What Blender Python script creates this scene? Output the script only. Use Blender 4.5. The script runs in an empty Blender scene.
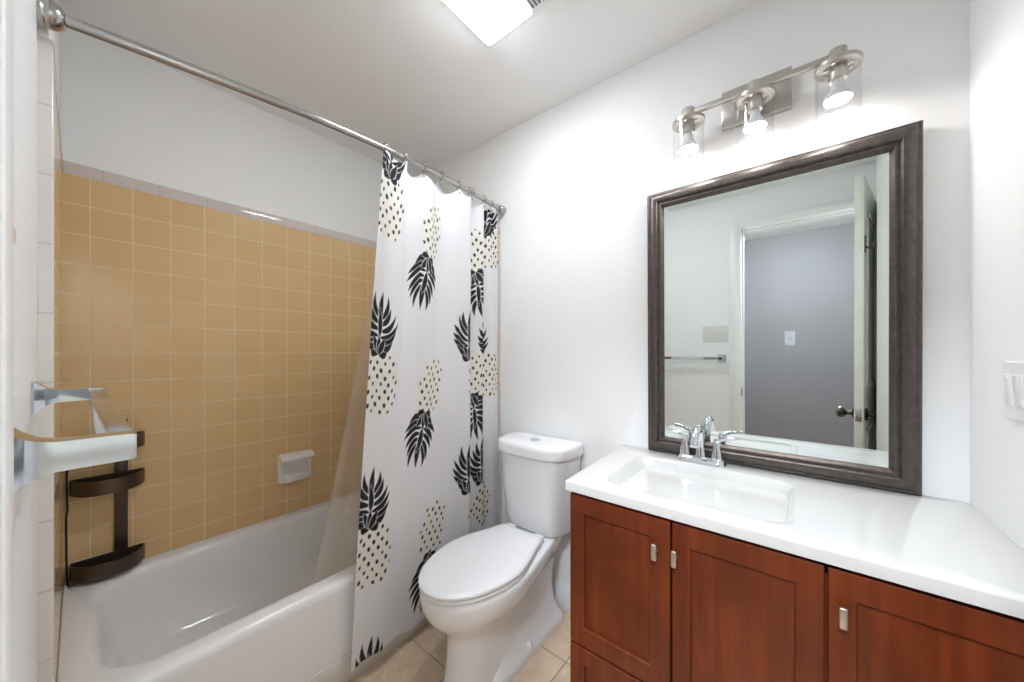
import bpy, bmesh, math, random
import numpy as np
from mathutils import Vector, Matrix

C = bpy.context.scene.collection
S = bpy.context.scene
PI = math.pi
random.seed(4)

# ------------------------------------------------------------------ camera, world, exposure
cam_data = bpy.data.cameras.new('camera')
cam = bpy.data.objects.new('camera', cam_data); C.objects.link(cam)
FPX = 353.5                                   # focal length in pixels of the 1024 px wide frame
YAW = math.atan(288 / FPX)
cam.location = (0, 0, 1.222)
cam.rotation_euler = (PI / 2, 0, YAW)
cam_data.sensor_width = 36
cam_data.lens = 36 * FPX / 1024
cam_data.shift_y = (352 - 341) / 1024
cam_data.clip_start = 0.01
S.camera = cam

world = bpy.data.worlds.new('world'); S.world = world
world.use_nodes = True
world.node_tree.nodes['Background'].inputs[0].default_value = (0.9, 0.95, 1, 1)
world.node_tree.nodes['Background'].inputs[1].default_value = 0.3

S.view_settings.view_transform = 'Standard'
S.view_settings.look = 'None'
S.view_settings.gamma = 1
S.view_settings.use_curve_mapping = False
S.view_settings.exposure = 0.66
BULB, LENS, HALL_FILL = 70.0, 29.5, 150.0          # light of the vanity bulbs, the ceiling fitting, the added hall fill lamp

# ------------------------------------------------------------------ room dimensions (metres)
XT, YM, XR, ZC = -2.057, 1.468, 0.343, 2.42   # tiled wall, mirror wall, right wall, ceiling
YW = -0.035                                   # tiled end wall of the tub alcove
XE = -1.283                                   # where that tile build-up ends
ZT = 1.913                                    # top of the tiling
TP = 0.109                                    # tile pitch


# ------------------------------------------------------------------ helpers: nodes
def lin(r, g, b):
    def f(c):
        c /= 255
        return c / 12.92 if c <= 0.04045 else ((c + 0.055) / 1.055) ** 2.4
    return (f(r), f(g), f(b), 1)


def mat(name, col=(200, 200, 200), rough=0.5, metal=0.0, **kw):
    m = bpy.data.materials.new(name); m.use_nodes = True
    b = m.node_tree.nodes['Principled BSDF']
    b.inputs['Base Color'].default_value = lin(*col)
    b.inputs['Roughness'].default_value = rough
    b.inputs['Metallic'].default_value = metal
    for k, v in kw.items():
        b.inputs[k.replace('_', ' ')].default_value = v
    return m


class NT:
    def __init__(s, m):
        s.t = m.node_tree; s.b = s.t.nodes['Principled BSDF']

    def n(s, kind, **kw):
        x = s.t.nodes.new(kind)
        for k, v in kw.items():
            setattr(x, k, v)
        return x

    def l(s, a, b):
        s.t.links.new(a, b)

    def mixc(s, fac, a, b):
        x = s.n('ShaderNodeMix', data_type='RGBA')
        if hasattr(fac, 'links'): s.l(fac, x.inputs[0])
        else: x.inputs[0].default_value = fac
        for i, v in ((6, a), (7, b)):
            if hasattr(v, 'links'): s.l(v, x.inputs[i])
            else: x.inputs[i].default_value = v
        return x.outputs[2]

    def noise(s, scale, detail=2, vec=None, rough=0.5):
        x = s.n('ShaderNodeTexNoise'); x.inputs['Scale'].default_value = scale
        x.inputs['Detail'].default_value = detail; x.inputs['Roughness'].default_value = rough
        if vec is not None: s.l(vec, x.inputs['Vector'])
        return x.outputs[0]

    def pos(s):
        return s.n('ShaderNodeNewGeometry').outputs['Position']

    def ramp(s, fac, p0, p1):
        x = s.n('ShaderNodeMapRange'); s.l(fac, x.inputs[0])
        x.inputs[1].default_value = p0; x.inputs[2].default_value = p1
        return x.outputs[0]

    def bump(s, h, strength, dist=0.002, normal=None):
        x = s.n('ShaderNodeBump'); x.inputs['Strength'].default_value = strength
        x.inputs['Distance'].default_value = dist
        s.l(h, x.inputs['Height'])
        if normal is not None: s.l(normal, x.inputs['Normal'])
        s.l(x.outputs[0], s.b.inputs['Normal'])
        return x.outputs[0]


def plaster(name, col, scale=95, strength=0.25, rough=0.55):
    m = mat(name, col, rough); t = NT(m); p = t.pos()
    a = t.noise(scale, 3, p)
    t.bump(t.ramp(a, 0.35, 0.68), strength, 0.003)
    return m


def tile_mat(name, c1, c2, grout, origin, axes, wid, hei, mortar, rough, spot=0.0, bump=0.6):
    """Square or oblong glazed tiles on the plane of two world axes, with real grout grooves."""
    m = mat(name, c1, rough); t = NT(m); p = t.pos()
    sep = t.n('ShaderNodeSeparateXYZ'); t.l(p, sep.inputs[0])
    comb = t.n('ShaderNodeCombineXYZ')
    for i, a in enumerate(axes):
        sub = t.n('ShaderNodeMath', operation='SUBTRACT'); t.l(sep.outputs[a], sub.inputs[0])
        sub.inputs[1].default_value = origin[i] - 40 * (wid, hei)[i]
        t.l(sub.outputs[0], comb.inputs[i])
    br = t.n('ShaderNodeTexBrick'); br.offset = 0.0; br.squash = 1.0
    t.l(comb.outputs[0], br.inputs['Vector'])
    br.inputs['Color1'].default_value = lin(*c1); br.inputs['Color2'].default_value = lin(*c2)
    br.inputs['Mortar'].default_value = lin(*grout)
    br.inputs['Scale'].default_value = 1.0
    br.inputs['Mortar Size'].default_value = mortar
    br.inputs['Mortar Smooth'].default_value = 0.15
    br.inputs['Bias'].default_value = 0.0
    br.inputs['Brick Width'].default_value = wid; br.inputs['Row Height'].default_value = hei
    col = br.outputs['Color']
    if spot:
        n1 = t.noise(7, 6, p, 0.62); n2 = t.noise(38, 4, p)
        mottled = t.mixc(t.ramp(n1, 0.35, 0.68), lin(*c1), lin(*c2))
        mottled = t.mixc(t.ramp(n2, 0.56, 0.8), mottled, lin(*[min(255, int(v * 1.09)) for v in c1]))
        col = t.mixc(br.outputs['Fac'], mottled, lin(*grout))
    t.l(col, t.b.inputs['Base Color'])
    inv = t.n('ShaderNodeMath', operation='SUBTRACT'); inv.inputs[0].default_value = 1
    t.l(br.outputs['Fac'], inv.inputs[1])
    w = t.noise(9, 1, p)
    add = t.n('ShaderNodeMath', operation='MULTIPLY_ADD'); t.l(w, add.inputs[0]); add.inputs[1].default_value = 0.25
    t.l(inv.outputs[0], add.inputs[2])
    t.bump(add.outputs[0], bump, 0.0015)
    r = t.n('ShaderNodeMath', operation='MULTIPLY_ADD'); t.l(br.outputs['Fac'], r.inputs[0])
    r.inputs[1].default_value = 0.6 - rough * 0.6; r.inputs[2].default_value = rough
    t.l(r.outputs[0], t.b.inputs['Roughness'])
    return m


def emit(name, col, strength):
    m = bpy.data.materials.new(name); m.use_nodes = True; t = m.node_tree
    t.nodes.remove(t.nodes['Principled BSDF'])
    e = t.nodes.new('ShaderNodeEmission'); e.inputs[0].default_value = (*col, 1); e.inputs[1].default_value = strength
    t.links.new(e.outputs[0], t.nodes['Material Output'].inputs[0])
    return m


def clear_glass(name):
    """thin clear glass: see-through, with reflection growing towards grazing angles on either face"""
    m = bpy.data.materials.new(name); m.use_nodes = True; t = m.node_tree
    t.nodes.remove(t.nodes['Principled BSDF'])
    lw = t.nodes.new('ShaderNodeLayerWeight'); lw.inputs[0].default_value = 0.5
    pw = t.nodes.new('ShaderNodeMath'); pw.operation = 'POWER'; pw.inputs[1].default_value = 5
    ma = t.nodes.new('ShaderNodeMath'); ma.operation = 'MULTIPLY_ADD'; ma.inputs[1].default_value = 0.5; ma.inputs[2].default_value = 0.025
    t.links.new(lw.outputs['Facing'], pw.inputs[0]); t.links.new(pw.outputs[0], ma.inputs[0])
    tr = t.nodes.new('ShaderNodeBsdfTransparent')
    gl = t.nodes.new('ShaderNodeBsdfGlossy'); gl.inputs['Roughness'].default_value = 0.03
    mx = t.nodes.new('ShaderNodeMixShader')
    t.links.new(ma.outputs[0], mx.inputs[0]); t.links.new(tr.outputs[0], mx.inputs[1]); t.links.new(gl.outputs[0], mx.inputs[2])
    t.links.new(mx.outputs[0], t.nodes['Material Output'].inputs[0])
    return m


# ------------------------------------------------------------------ helpers: meshes
def new():
    return bmesh.new()


def box(bm, lo, hi, bev=0.0, seg=2):
    lo = Vector(lo); hi = Vector(hi)
    r = bmesh.ops.create_cube(bm, size=1.0)
    vs = r['verts']
    for v in vs:
        v.co = Vector([(lo[i] + hi[i]) / 2 + v.co[i] * (hi[i] - lo[i]) for i in range(3)])
    if bev:
        es = list({e for v in vs for e in v.link_edges})
        bmesh.ops.bevel(bm, geom=es, offset=bev, segments=seg, profile=0.5, affect='EDGES')
    return bm


def loft(bm, rings, cap0=True, cap1=True, closed=True):
    vr = [[bm.verts.new(p) for p in r] for r in rings]
    n = len(vr[0])
    for a, b in zip(vr[:-1], vr[1:]):
        for i in range(n if closed else n - 1):
            j = (i + 1) % n
            bm.faces.new((a[i], a[j], b[j], b[i]))
    if cap0: bm.faces.new(list(reversed(vr[0])))
    if cap1: bm.faces.new(vr[-1])
    return vr


def lathe(bm, prof, origin=(0, 0, 0), axis=(0, 0, 1), seg=28, cap=True):
    """prof: (radius, height along axis)"""
    o = Vector(origin); q = Vector((0, 0, 1)).rotation_difference(Vector(axis).normalized())
    rings = [[o + q @ Vector((max(r, 1e-5) * math.cos(2 * PI * k / seg), max(r, 1e-5) * math.sin(2 * PI * k / seg), h))
              for k in range(seg)] for r, h in prof]
    loft(bm, rings, cap, cap)
    return bm


def tube(bm, pts, r, seg=10):
    pts = [Vector(p) for p in pts]; rings = []
    rs = r if isinstance(r, (list, tuple)) else [r] * len(pts)
    up = None
    for i, p in enumerate(pts):
        t = (pts[min(i + 1, len(pts) - 1)] - pts[max(i - 1, 0)]).normalized()
        if up is None:
            up = t.orthogonal().normalized()
        a = (up - t * up.dot(t)).normalized(); b = t.cross(a); up = a
        rings.append([p + (a * math.cos(2 * PI * k / seg) + b * math.sin(2 * PI * k / seg)) * rs[i] for k in range(seg)])
    loft(bm, rings)
    return bm


def spline(pts, n=8):
    """Catmull-Rom through pts"""
    P = [Vector(p) for p in pts]; out = []
    for i in range(len(P) - 1):
        p0, p1, p2, p3 = P[max(i - 1, 0)], P[i], P[i + 1], P[min(i + 2, len(P) - 1)]
        for k in range(n):
            t = k / n
            out.append(0.5 * ((2 * p1) + (p2 - p0) * t + (2 * p0 - 5 * p1 + 4 * p2 - p3) * t * t + (3 * p1 - p0 - 3 * p2 + p3) * t ** 3))
    out.append(P[-1])
    return out


def rrect(x0, x1, y0, y1, z, r, n=6):
    """rounded rectangle ring, counter-clockwise"""
    out = []
    for cx, cy, a0 in ((x1 - r, y1 - r, 0), (x0 + r, y1 - r, PI / 2), (x0 + r, y0 + r, PI), (x1 - r, y0 + r, 3 * PI / 2)):
        for k in range(n + 1):
            a = a0 + PI / 2 * k / n
            out.append(Vector((cx + r * math.cos(a), cy + r * math.sin(a), z)))
    return out


def torus(bm, c, R, r, axis=(0, 0, 1), seg=28, rs=8):
    q = Vector((0, 0, 1)).rotation_difference(Vector(axis).normalized()); c = Vector(c)
    rows = []
    for i in range(seg):
        a = 2 * PI * i / seg
        rows.append([bm.verts.new(c + q @ Vector(((R + r * math.cos(2 * PI * k / rs)) * math.cos(a), (R + r * math.cos(2 * PI * k / rs)) * math.sin(a), r * math.sin(2 * PI * k / rs)))) for k in range(rs)])
    for i in range(seg):
        for k in range(rs):
            bm.faces.new((rows[i][k], rows[(i + 1) % seg][k], rows[(i + 1) % seg][(k + 1) % rs], rows[i][(k + 1) % rs]))


def empty(name, loc, label=None, cat=None, group=None, kind=None, rot=(0, 0, 0)):
    o = bpy.data.objects.new(name, None); C.objects.link(o)
    o.location = loc; o.rotation_euler = rot; o.empty_display_size = 0.05
    tag(o, label, cat, group, kind)
    return o


def tag(o, label=None, cat=None, group=None, kind=None):
    if label: o['label'] = label
    if cat: o['category'] = cat
    if group: o['group'] = group
    if kind: o['kind'] = kind
    return o


def obj(name, bm, m, parent=None, smooth=40, local=False, label=None):
    """ONE mesh object; world coordinates are turned into the parent thing's frame unless local"""
    bmesh.ops.recalc_face_normals(bm, faces=bm.faces)
    me = bpy.data.meshes.new(name)
    if parent is not None and not local:
        root = parent
        while root.parent is not None: root = root.parent
        bm.transform(Matrix.Translation(-root.location))
    bm.to_mesh(me); bm.free()
    me.materials.append(m)
    if smooth:
        for p in me.polygons: p.use_smooth = True
        me.set_sharp_from_angle(angle=math.radians(smooth))
    o = bpy.data.objects.new(name, me); C.objects.link(o)
    if parent is not None: o.parent = parent
    if label: o['label'] = label
    return o


def single(name, bm, m, loc, label, cat, group=None, smooth=40):
    """a thing that is one mesh, with its origin at loc"""
    bm.transform(Matrix.Translation(-Vector(loc)))
    o = obj(name, bm, m, None, smooth)
    o.location = loc
    return tag(o, label, cat, group)


def struct(name, bm, m, parent=None, smooth=40):
    o = obj(name, bm, m, parent, smooth)
    if parent is None: o['kind'] = 'structure'
    return o


# ------------------------------------------------------------------ materials
M = {}
M['wall'] = plaster('painted_wall', (249, 249, 249), 80, 0.10)
M['wall_front'] = plaster('painted_rough_wall', (247, 247, 247), 120, 0.5)
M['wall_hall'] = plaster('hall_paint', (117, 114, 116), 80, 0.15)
M['ceiling'] = plaster('ceiling_paint', (250, 250, 250), 55, 0.15, 0.8)
M['trim'] = mat('white_trim', (240, 240, 240), 0.35)
TAN1, TAN2, GROUT = (229, 195, 144), (226, 191, 139), (243, 222, 190)
M['tile_long'] = tile_mat('tan_tile_long', TAN1, TAN2, GROUT, (0.029, 1.763), (1, 2), TP, TP, 0.0018, 0.13)
M['tile_end'] = tile_mat('tan_tile_end', TAN1, TAN2, GROUT, (XT, 1.763), (0, 2), TP, TP, 0.0018, 0.13)
M['trim_tile_y'] = tile_mat('white_bullnose_row', (222, 212, 206), (219, 209, 203), (196, 186, 178), (0.061, 0), (1, 2), 0.1525, 5, 0.0016, 0.12)
M['trim_tile_x'] = tile_mat('white_bullnose_end', (222, 212, 206), (219, 209, 203), (196, 186, 178), (XT, 0), (0, 2), 0.1525, 5, 0.0016, 0.12)
M['trim_tile_z'] = tile_mat('white_bullnose_column', (226, 220, 214), (223, 217, 211), (198, 190, 182), (0, 1.46), (1, 2), 5, 0.1525, 0.0016, 0.12)
M['floor'] = tile_mat('beige_floor_tile', (226, 202, 176), (204, 178, 150), (168, 150, 132), (-0.715, 0.897), (0, 1), 0.317, 0.317, 0.003, 0.32, spot=1, bump=0.5)
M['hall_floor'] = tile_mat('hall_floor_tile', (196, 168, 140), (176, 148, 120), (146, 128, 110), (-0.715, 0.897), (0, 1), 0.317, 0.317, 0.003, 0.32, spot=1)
M['tub'] = mat('white_enamel', (244, 244, 246), 0.14)
M['china'] = mat('white_china', (240, 240, 242), 0.1)
M['seat'] = mat('white_seat_plastic', (240, 240, 242), 0.22)
M['soap'] = mat('soap_dish_glaze', (246, 243, 240), 0.12)
M['counter'] = mat('white_cultured_marble', (214, 213, 212), 0.12)
M['chrome'] = mat('chrome', (225, 228, 232), 0.06, 1.0)
M['chrome_bar'] = mat('towel_bar_chrome', (200, 204, 210), 0.1, 1.0)
M['nickel'] = mat('brushed_nickel', (196, 191, 184), 0.3, 1.0)
M['satin'] = mat('satin_nickel', (206, 200, 190), 0.32, 1.0)
M['steel'] = mat('stainless_rod', (178, 176, 174), 0.2, 1.0)
M['black'] = mat('black_plastic', (30, 28, 27), 0.4)
M['bronze'] = mat('bronze_caddy', (92, 79, 70), 0.3, 0.7)
M['pewter'] = mat('dark_pewter', (88, 82, 78), 0.28, 1.0)
M['switch'] = mat('switch_plastic', (240, 240, 240), 0.3)
M['plate'] = mat('almond_switch_plate', (222, 220, 216), 0.35)
M['plate_grey'] = mat('grey_switch_plate', (150, 150, 152), 0.4)
M['door'] = mat('door_paint', (230, 229, 218), 0.4)
M['glass'] = clear_glass('clear_glass')
M['bulb'] = mat('bulb_body', (225, 226, 230), 0.35)
M['bulb_on'] = emit('bulb_light', (1.0, 0.97, 0.94), BULB)
M['lens_on'] = emit('ceiling_lens_light', (0.90, 0.95, 1.0), LENS)
M['hall_fill_on'] = emit('hall_fill_light', (0.87, 0.935, 1.0), HALL_FILL)  # glow of the lamp added in the hall to brighten the bathroom
M['dark'] = mat('vent_grey', (120, 120, 120), 0.8)

# mirror glass and frame
M['mirror'] = mat('mirror_silver', (236, 243, 241), 0.0, 1.0)
m = mat('bronze_frame', (92, 84, 79), 0.34, 0.6); t = NT(m)
p = t.n('ShaderNodeTexCoord').outputs['Object']
n = t.noise(60, 3, p)
t.l(t.mixc(t.ramp(n, 0.3, 0.7), lin(80, 73, 70), lin(98, 90, 86)), t.b.inputs['Base Color'])
M['frame'] = m


def wood(name, vertical=True):
    m = mat(name, (120, 58, 28), 0.33); t = NT(m); p = t.pos()
    mp = t.n('ShaderNodeMapping'); t.l(p, mp.inputs[0])
    mp.inputs['Scale'].default_value = (14, 14, 0.9) if vertical else (0.9, 14, 14)
    n1 = t.noise(3.2, 5, mp.outputs[0], 0.6)
    n2 = t.noise(4.0, 3, p)
    c = t.mixc(t.ramp(n1, 0.32, 0.7), lin(92, 36, 13), lin(120, 53, 21))
    c = t.mixc(t.ramp(n2, 0.42, 0.75), c, lin(80, 31, 12))
    t.l(c, t.b.inputs['Base Color'])
    t.bump(n1, 0.05, 0.001)
    t.b.inputs['Coat Weight'].default_value = 0.08
    t.b.inputs['Specular IOR Level'].default_value = 0.3
    t.b.inputs['Coat Roughness'].default_value = 0.2
    return m


M['wood'] = wood('cherry_wood')
M['wood_rail'] = wood('cherry_wood_rail', False)

# curtain cloth: the print is a colour attribute on a fine cloth mesh
m = mat('printed_cloth', (240, 240, 242), 0.75); t = NT(m)
at = t.n('ShaderNodeVertexColor'); at.layer_name = 'print'
t.l(at.outputs[0], t.b.inputs['Base Color'])
tl = t.n('ShaderNodeBsdfTranslucent'); t.l(at.outputs[0], tl.inputs[0])
mx = t.n('ShaderNodeMixShader'); mx.inputs[0].default_value = 0.22
t.l(t.b.outputs[0], mx.inputs[1]); t.l(tl.outputs[0], mx.inputs[2])
t.l(mx.outputs[0], t.t.nodes['Material Output'].inputs[0])
w = t.n('ShaderNodeTexWave'); w.inputs['Scale'].default_value = 300
t.bump(t.noise(40, 3, t.pos()), 0.12, 0.004)
M['cloth'] = m
m = mat('sheer_liner', (244, 236, 227), 0.5); t = NT(m)
tr = t.n('ShaderNodeBsdfTransparent'); tl = t.n('ShaderNodeBsdfTranslucent')
tl.inputs[0].default_value = lin(238, 229, 219)
m1 = t.n('ShaderNodeMixShader'); m1.inputs[0].default_value = 0.5
t.l(t.b.outputs[0], m1.inputs[1]); t.l(tl.outputs[0], m1.inputs[2])
m2 = t.n('ShaderNodeMixShader'); m2.inputs[0].default_value = 0.38
t.l(tr.outputs[0], m2.inputs[1]); t.l(m1.outputs[0], m2.inputs[2])
t.l(m2.outputs[0], t.t.nodes['Material Output'].inputs[0])
M['liner'] = m

# ------------------------------------------------------------------ room shell
b = new(); box(b, (XT - 0.1, -0.17, -0.05), (XR + 0.1, YM + 0.1, 0)); struct('floor', b, M['floor'])
b = new(); box(b, (XT - 0.1, -0.17, ZC), (XR + 0.1, YM + 0.1, ZC + 0.05)); struct('ceiling', b, M['ceiling'])
# long tiled wall behind the tub (painted above)
b = new(); box(b, (XT - 0.1, -0.17, 0), (XT - 0.004, YM + 0.1, ZC)); wl = struct('wall_left', b, M['wall'])
b = new(); box(b, (XT - 0.006, YW - 0.02, 0.30), (XT, YM, ZT - 0.045)); struct('tile_field', b, M['tile_long'], wl)
b = new(); box(b, (XT - 0.006, YW - 0.02, ZT - 0.045), (XT + 0.0015, YM, ZT), 0.0014); struct('tile_border', b, M['trim_tile_y'], wl)
# mirror wall
b = new(); box(b, (XT, YM, 0), (XR + 0.1, YM + 0.1, ZC)); wb = struct('wall_back', b, M['wall'])
b = new(); box(b, (XT, YM - 0.007, 0.30), (-1.318, YM + 0.01, ZT - 0.045)); struct('tile_field', b, M['tile_end'], wb)
b = new(); box(b, (XT, YM - 0.008, ZT - 0.045), (-1.268, YM + 0.01, ZT), 0.0014); struct('tile_border', b, M['trim_tile_x'], wb)
b = new(); box(b, (-1.318, YM - 0.008, 0.0), (-1.268, YM + 0.01, ZT - 0.045), 0.0014); struct('tile_border', b, M['trim_tile_z'], wb)
# right wall
b = new(); box(b, (XR, -0.17, 0), (XR + 0.1, YM, ZC)); struct('wall_right', b, M['wall'])
# door wall: painted part is slightly out of square, header over the opening
OX0, OX1, OZ = -0.320, 0.335, 2.050


def prism_y(bm, quad, z0, z1):
    lo = [bm.verts.new((x, y, z0)) for x, y in quad]; hi = [bm.verts.new((x, y, z1)) for x, y in quad]
    bm.faces.new(list(reversed(lo))); bm.faces.new(hi)
    for i in range(4):
        j = (i + 1) % 4
        bm.faces.new((lo[i], lo[j], hi[j], hi[i]))


def ywall(x):
    return -0.0560 + (x + 1.285) * 0.0187


b = new()
prism_y(b, [(XE, -0.17), (OX0 - 0.012, -0.17), (OX0 - 0.012, ywall(OX0)), (XE, ywall(XE))], 0, ZC)
prism_y(b, [(OX0 - 0.012, -0.17), (XR, -0.17), (XR, ywall(OX0)), (OX0 - 0.012, ywall(OX0))], OZ + 0.012, ZC)
wf = struct('wall_front', b, M['wall_front'])
b = new(); box(b, (XT, -0.17, 0), (XE - 0.002, YW - 0.006, ZC)); we = struct('wall_alcove', b, M['wall'])
b = new(); box(b, (XT, YW - 0.02, 0.30), (XE - 0.02, YW, ZT - 0.045)); struct('tile_field', b, M['tile_end'], we)
b = new(); box(b, (XT, YW - 0.02, ZT - 0.045), (XE - 0.02, YW + 0.0012, ZT), 0.001); struct('tile_border', b, M['trim_tile_x'], we)
b = new(); box(b, (XE - 0.045, -0.08, 0), (XE, YW + 0.0012, ZT), 0.004, 3); struct('tile_border', b, M['trim_tile_z'], we)
# door casing and jamb
b = new()
yc = ywall(OX0)
box(b, (OX0 - 0.068, yc - 0.014, 0), (OX0 - 0.006, yc + 0.0115, OZ + 0.056), 0.003)
box(b, (OX0 - 0.0062, yc - 0.014, OZ + 0.006), (XR, yc + 0.0115, OZ + 0.056), 0.002)
box(b, (OX0 - 0.050, yc, 0), (OX0 - 0.020, yc + 0.0135, OZ + 0.044), 0.003)
box(b, (OX0 - 0.0202, yc, OZ + 0.02), (XR, yc + 0.0135, OZ + 0.044), 0.002)
struct('trim_1', b, M['trim'])
b = new()
box(b, (OX0 - 0.012, -0.172, 0), (OX0, yc + 0.004, OZ)); box(b, (OX0 - 0.012, -0.172, OZ), (XR, yc + 0.004, OZ + 0.012))
box(b, (OX1 + 0.004, -0.172, 0), (XR + 0.004, yc + 0.004, OZ))
box(b, (OX0, -0.13, 0), (OX0 + 0.010, -0.09, OZ)); box(b, (OX0, -0.13, OZ - 0.01), (OX1, -0.09, OZ))
jamb = struct('trim_2', b, M['trim'])
b = new(); box(b, (OX0 - 0.001, -0.085, 0.875), (OX0 + 0.002, yc + 0.005, 0.935)); obj('strike_plate', b, M['pewter'], jamb, label='dark metal strike plate')
# baseboard on the mirror wall between tub and vanity
b = new(); box(b, (-1.266, YM - 0.014, 0), (-0.55, YM, 0.085), 0.003); box(b, (-1.266, YM - 0.010, 0.08), (-0.55, YM, 0.100), 0.004)
struct('baseboard_back', b, M['trim'])
# hall behind the doorway
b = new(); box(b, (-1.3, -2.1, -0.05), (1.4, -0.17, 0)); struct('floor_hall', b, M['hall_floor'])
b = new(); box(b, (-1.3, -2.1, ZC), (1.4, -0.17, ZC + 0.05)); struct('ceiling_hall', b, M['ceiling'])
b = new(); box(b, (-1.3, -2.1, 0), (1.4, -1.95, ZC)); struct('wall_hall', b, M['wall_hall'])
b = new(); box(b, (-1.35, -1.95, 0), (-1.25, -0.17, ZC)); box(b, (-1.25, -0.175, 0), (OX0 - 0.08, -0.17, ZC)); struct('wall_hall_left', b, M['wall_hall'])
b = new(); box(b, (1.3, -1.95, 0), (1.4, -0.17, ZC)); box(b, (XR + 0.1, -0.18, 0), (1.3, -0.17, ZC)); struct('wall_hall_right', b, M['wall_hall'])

# ------------------------------------------------------------------ open door
hinge = Vector((0.312, yc + 0.010, 0.012))
DW, DT, DH = 0.575, 0.033, 2.03
dv = Vector((0.207 - hinge.x, 0.512 - hinge.y))
ang = math.atan2(dv.y, dv.x)
door = empty('door_1', hinge, kind='structure', rot=(0, 0, ang))
b = new()                                       # local x along the leaf, y = thickness (negative = towards right wall)
st = 0.10
box(b, (0, -DT, 0), (DW, 0, DH), 0.0015)
for z0, z1 in ((0.22, 0.80), (1.0, 1.88)):      # raised panel mouldings
    for ys, s in ((0.0, 1), (-DT, -1)):
        for x0, x1, a, c in ((st, st + 0.02, z0, z1), (DW - st - 0.02, DW - st, z0, z1), (st, DW - st, z0, z0 + 0.02), (st, DW - st, z1 - 0.02, z1)):
            box(b, (x0, min(ys, ys + s * 0.006), a), (x1, max(ys, ys + s * 0.006), c), 0.002)
leaf = obj('leaf', b, M['door'], door, local=True)
for s, y0 in ((1, 0.0), (-1, -DT)):
    b = new()
    lathe(b, [(0.0, 0), (0.031, 0), (0.031, 0.004), (0.024, 0.010), (0.011, 0.013), (0.0105, 0.032), (0.016, 0.036), (0.026, 0.044), (0.029, 0.054), (0.026, 0.064), (0.014, 0.069), (0, 0.070)],
          (DW - 0.06, y0, 0.885), (0, s, 0))
    obj('door_knob', b, M['pewter'], door, local=True, label='dark metal knob')
b = new(); box(b, (DW - 0.001, -DT + 0.005, 0.855), (DW + 0.002, -0.005, 0.915), 0.0005)
box(b, (DW, -DT + 0.012, 0.872), (DW + 0.010, -0.012, 0.897), 0.002)
obj('latch_plate', b, M['nickel'], door, local=True)
b = new(); hy = -DT
box(b, (DW - 0.035, hy - 0.004, 1.665), (DW - 0.017, hy, 1.745), 0.001)
tube(b, spline([(DW - 0.026, hy, 1.69), (DW - 0.026, hy - 0.022, 1.685), (DW - 0.026, hy - 0.036, 1.70), (DW - 0.026, hy - 0.042, 1.722)], 6), 0.0045)
obj('coat_hook', b, M['pewter'], door, local=True, label='dark metal coat hook')
for z in (0.2, 1.0, 1.8):
    b = new(); lathe(b, [(0.006, 0), (0.006, 0.09)], (0.004, 0.006, z), seg=12); obj('hinge', b, M['nickel'], door, local=True)

# ------------------------------------------------------------------ bathtub
ZR = 0.388
tub = empty('bathtub', (-1.68, 0.7, 0), 'white enamel bathtub along the tan tiled wall', 'bathtub')
X0, X1, Y0, Y1 = XT + 0.001, -1.300, YW - 0.0004, YM - 0.009
b = new(); n = 10
rings = [rrect(X0, X1, Y0, Y1, 0.105, 0.012, n), rrect(X0, X1, Y0, Y1, 0.12, 0.012, n), rrect(X0, X1 + 0.004, Y0, Y1, ZR - 0.05, 0.014, n),
         rrect(X0, X1 + 0.006, Y0, Y1, ZR - 0.03, 0.02, n), rrect(X0, X1 + 0.004, Y0, Y1, ZR - 0.012, 0.02, n), rrect(X0 + 0.001, X1 - 0.003, Y0 + 0.001, Y1 - 0.001, ZR - 0.003, 0.02, n),
         rrect(X0 + 0.004, X1 - 0.014, Y0 + 0.004, Y1 - 0.004, ZR, 0.02, n)]
ix0, ix1, iy0, iy1 = -1.985, -1.372, 0.03, 1.385
for ins, z, r in ((-0.022, ZR, 0.15), (-0.010, ZR - 0.003, 0.15), (0.0, ZR - 0.012, 0.15), (0.006, ZR - 0.03, 0.15), (0.012, ZR - 0.08, 0.15), (0.022, 0.24, 0.15), (0.04, 0.16, 0.15), (0.065, 0.115, 0.15), (0.10, 0.092, 0.14), (0.15, 0.085, 0.12)):
    f = 1.9 if ins > 0 else 1
    rings.append(rrect(ix0 + ins, ix1 - ins, iy0 + ins * f * 0.8, iy1 - ins * f, z, r, n))
loft(b, rings)
obj('shell', b, M['tub'], tub)
b = new(); lathe(b, [(0, 0), (0.03, 0), (0.028, 0.004), (0.012, 0.005), (0, 0.003)], (-1.68, 0.26, 0.0845)); obj('drain', b, M['chrome'], tub)
b = new(); box(b, (-1.36, Y0, 0), (X1 + 0.003, Y1, 0.104), 0.003)
struct('trim_3', b, mat('tub_foot_board', (226, 220, 214), 0.3))

# ------------------------------------------------------------------ soap dish on the long wall
sd = empty('soap_dish', (XT, 0.718, 0.62), 'small white ceramic soap dish set in the tan tiled wall', 'soap dish')
b = new()
ya, yb_, za, zb = 0.640, 0.797, 0.548, 0.698
rings = []
def rx(x, a, b_, c, d, r):                      # rounded rectangle in the y-z plane
    return [Vector((x, p.x, p.y)) for p in rrect(a, b_, c, d, 0, r, 5)]
rings += [rx(XT, ya, yb_, za, zb, 0.012), rx(XT + 0.010, ya, yb_, za, zb, 0.012), rx(XT + 0.016, ya + 0.004, yb_ - 0.004, za + 0.004, zb - 0.004, 0.010)]
rings += [rx(XT + 0.016, ya + 0.02, yb_ - 0.02, za + 0.022, zb - 0.045, 0.02), rx(XT + 0.002, ya + 0.026, yb_ - 0.026, za + 0.028, zb - 0.05, 0.02)]
loft(b, rings)
obj('back_plate', b, M['soap'], sd)
b = new()                                       # overhanging lip at the top
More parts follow.
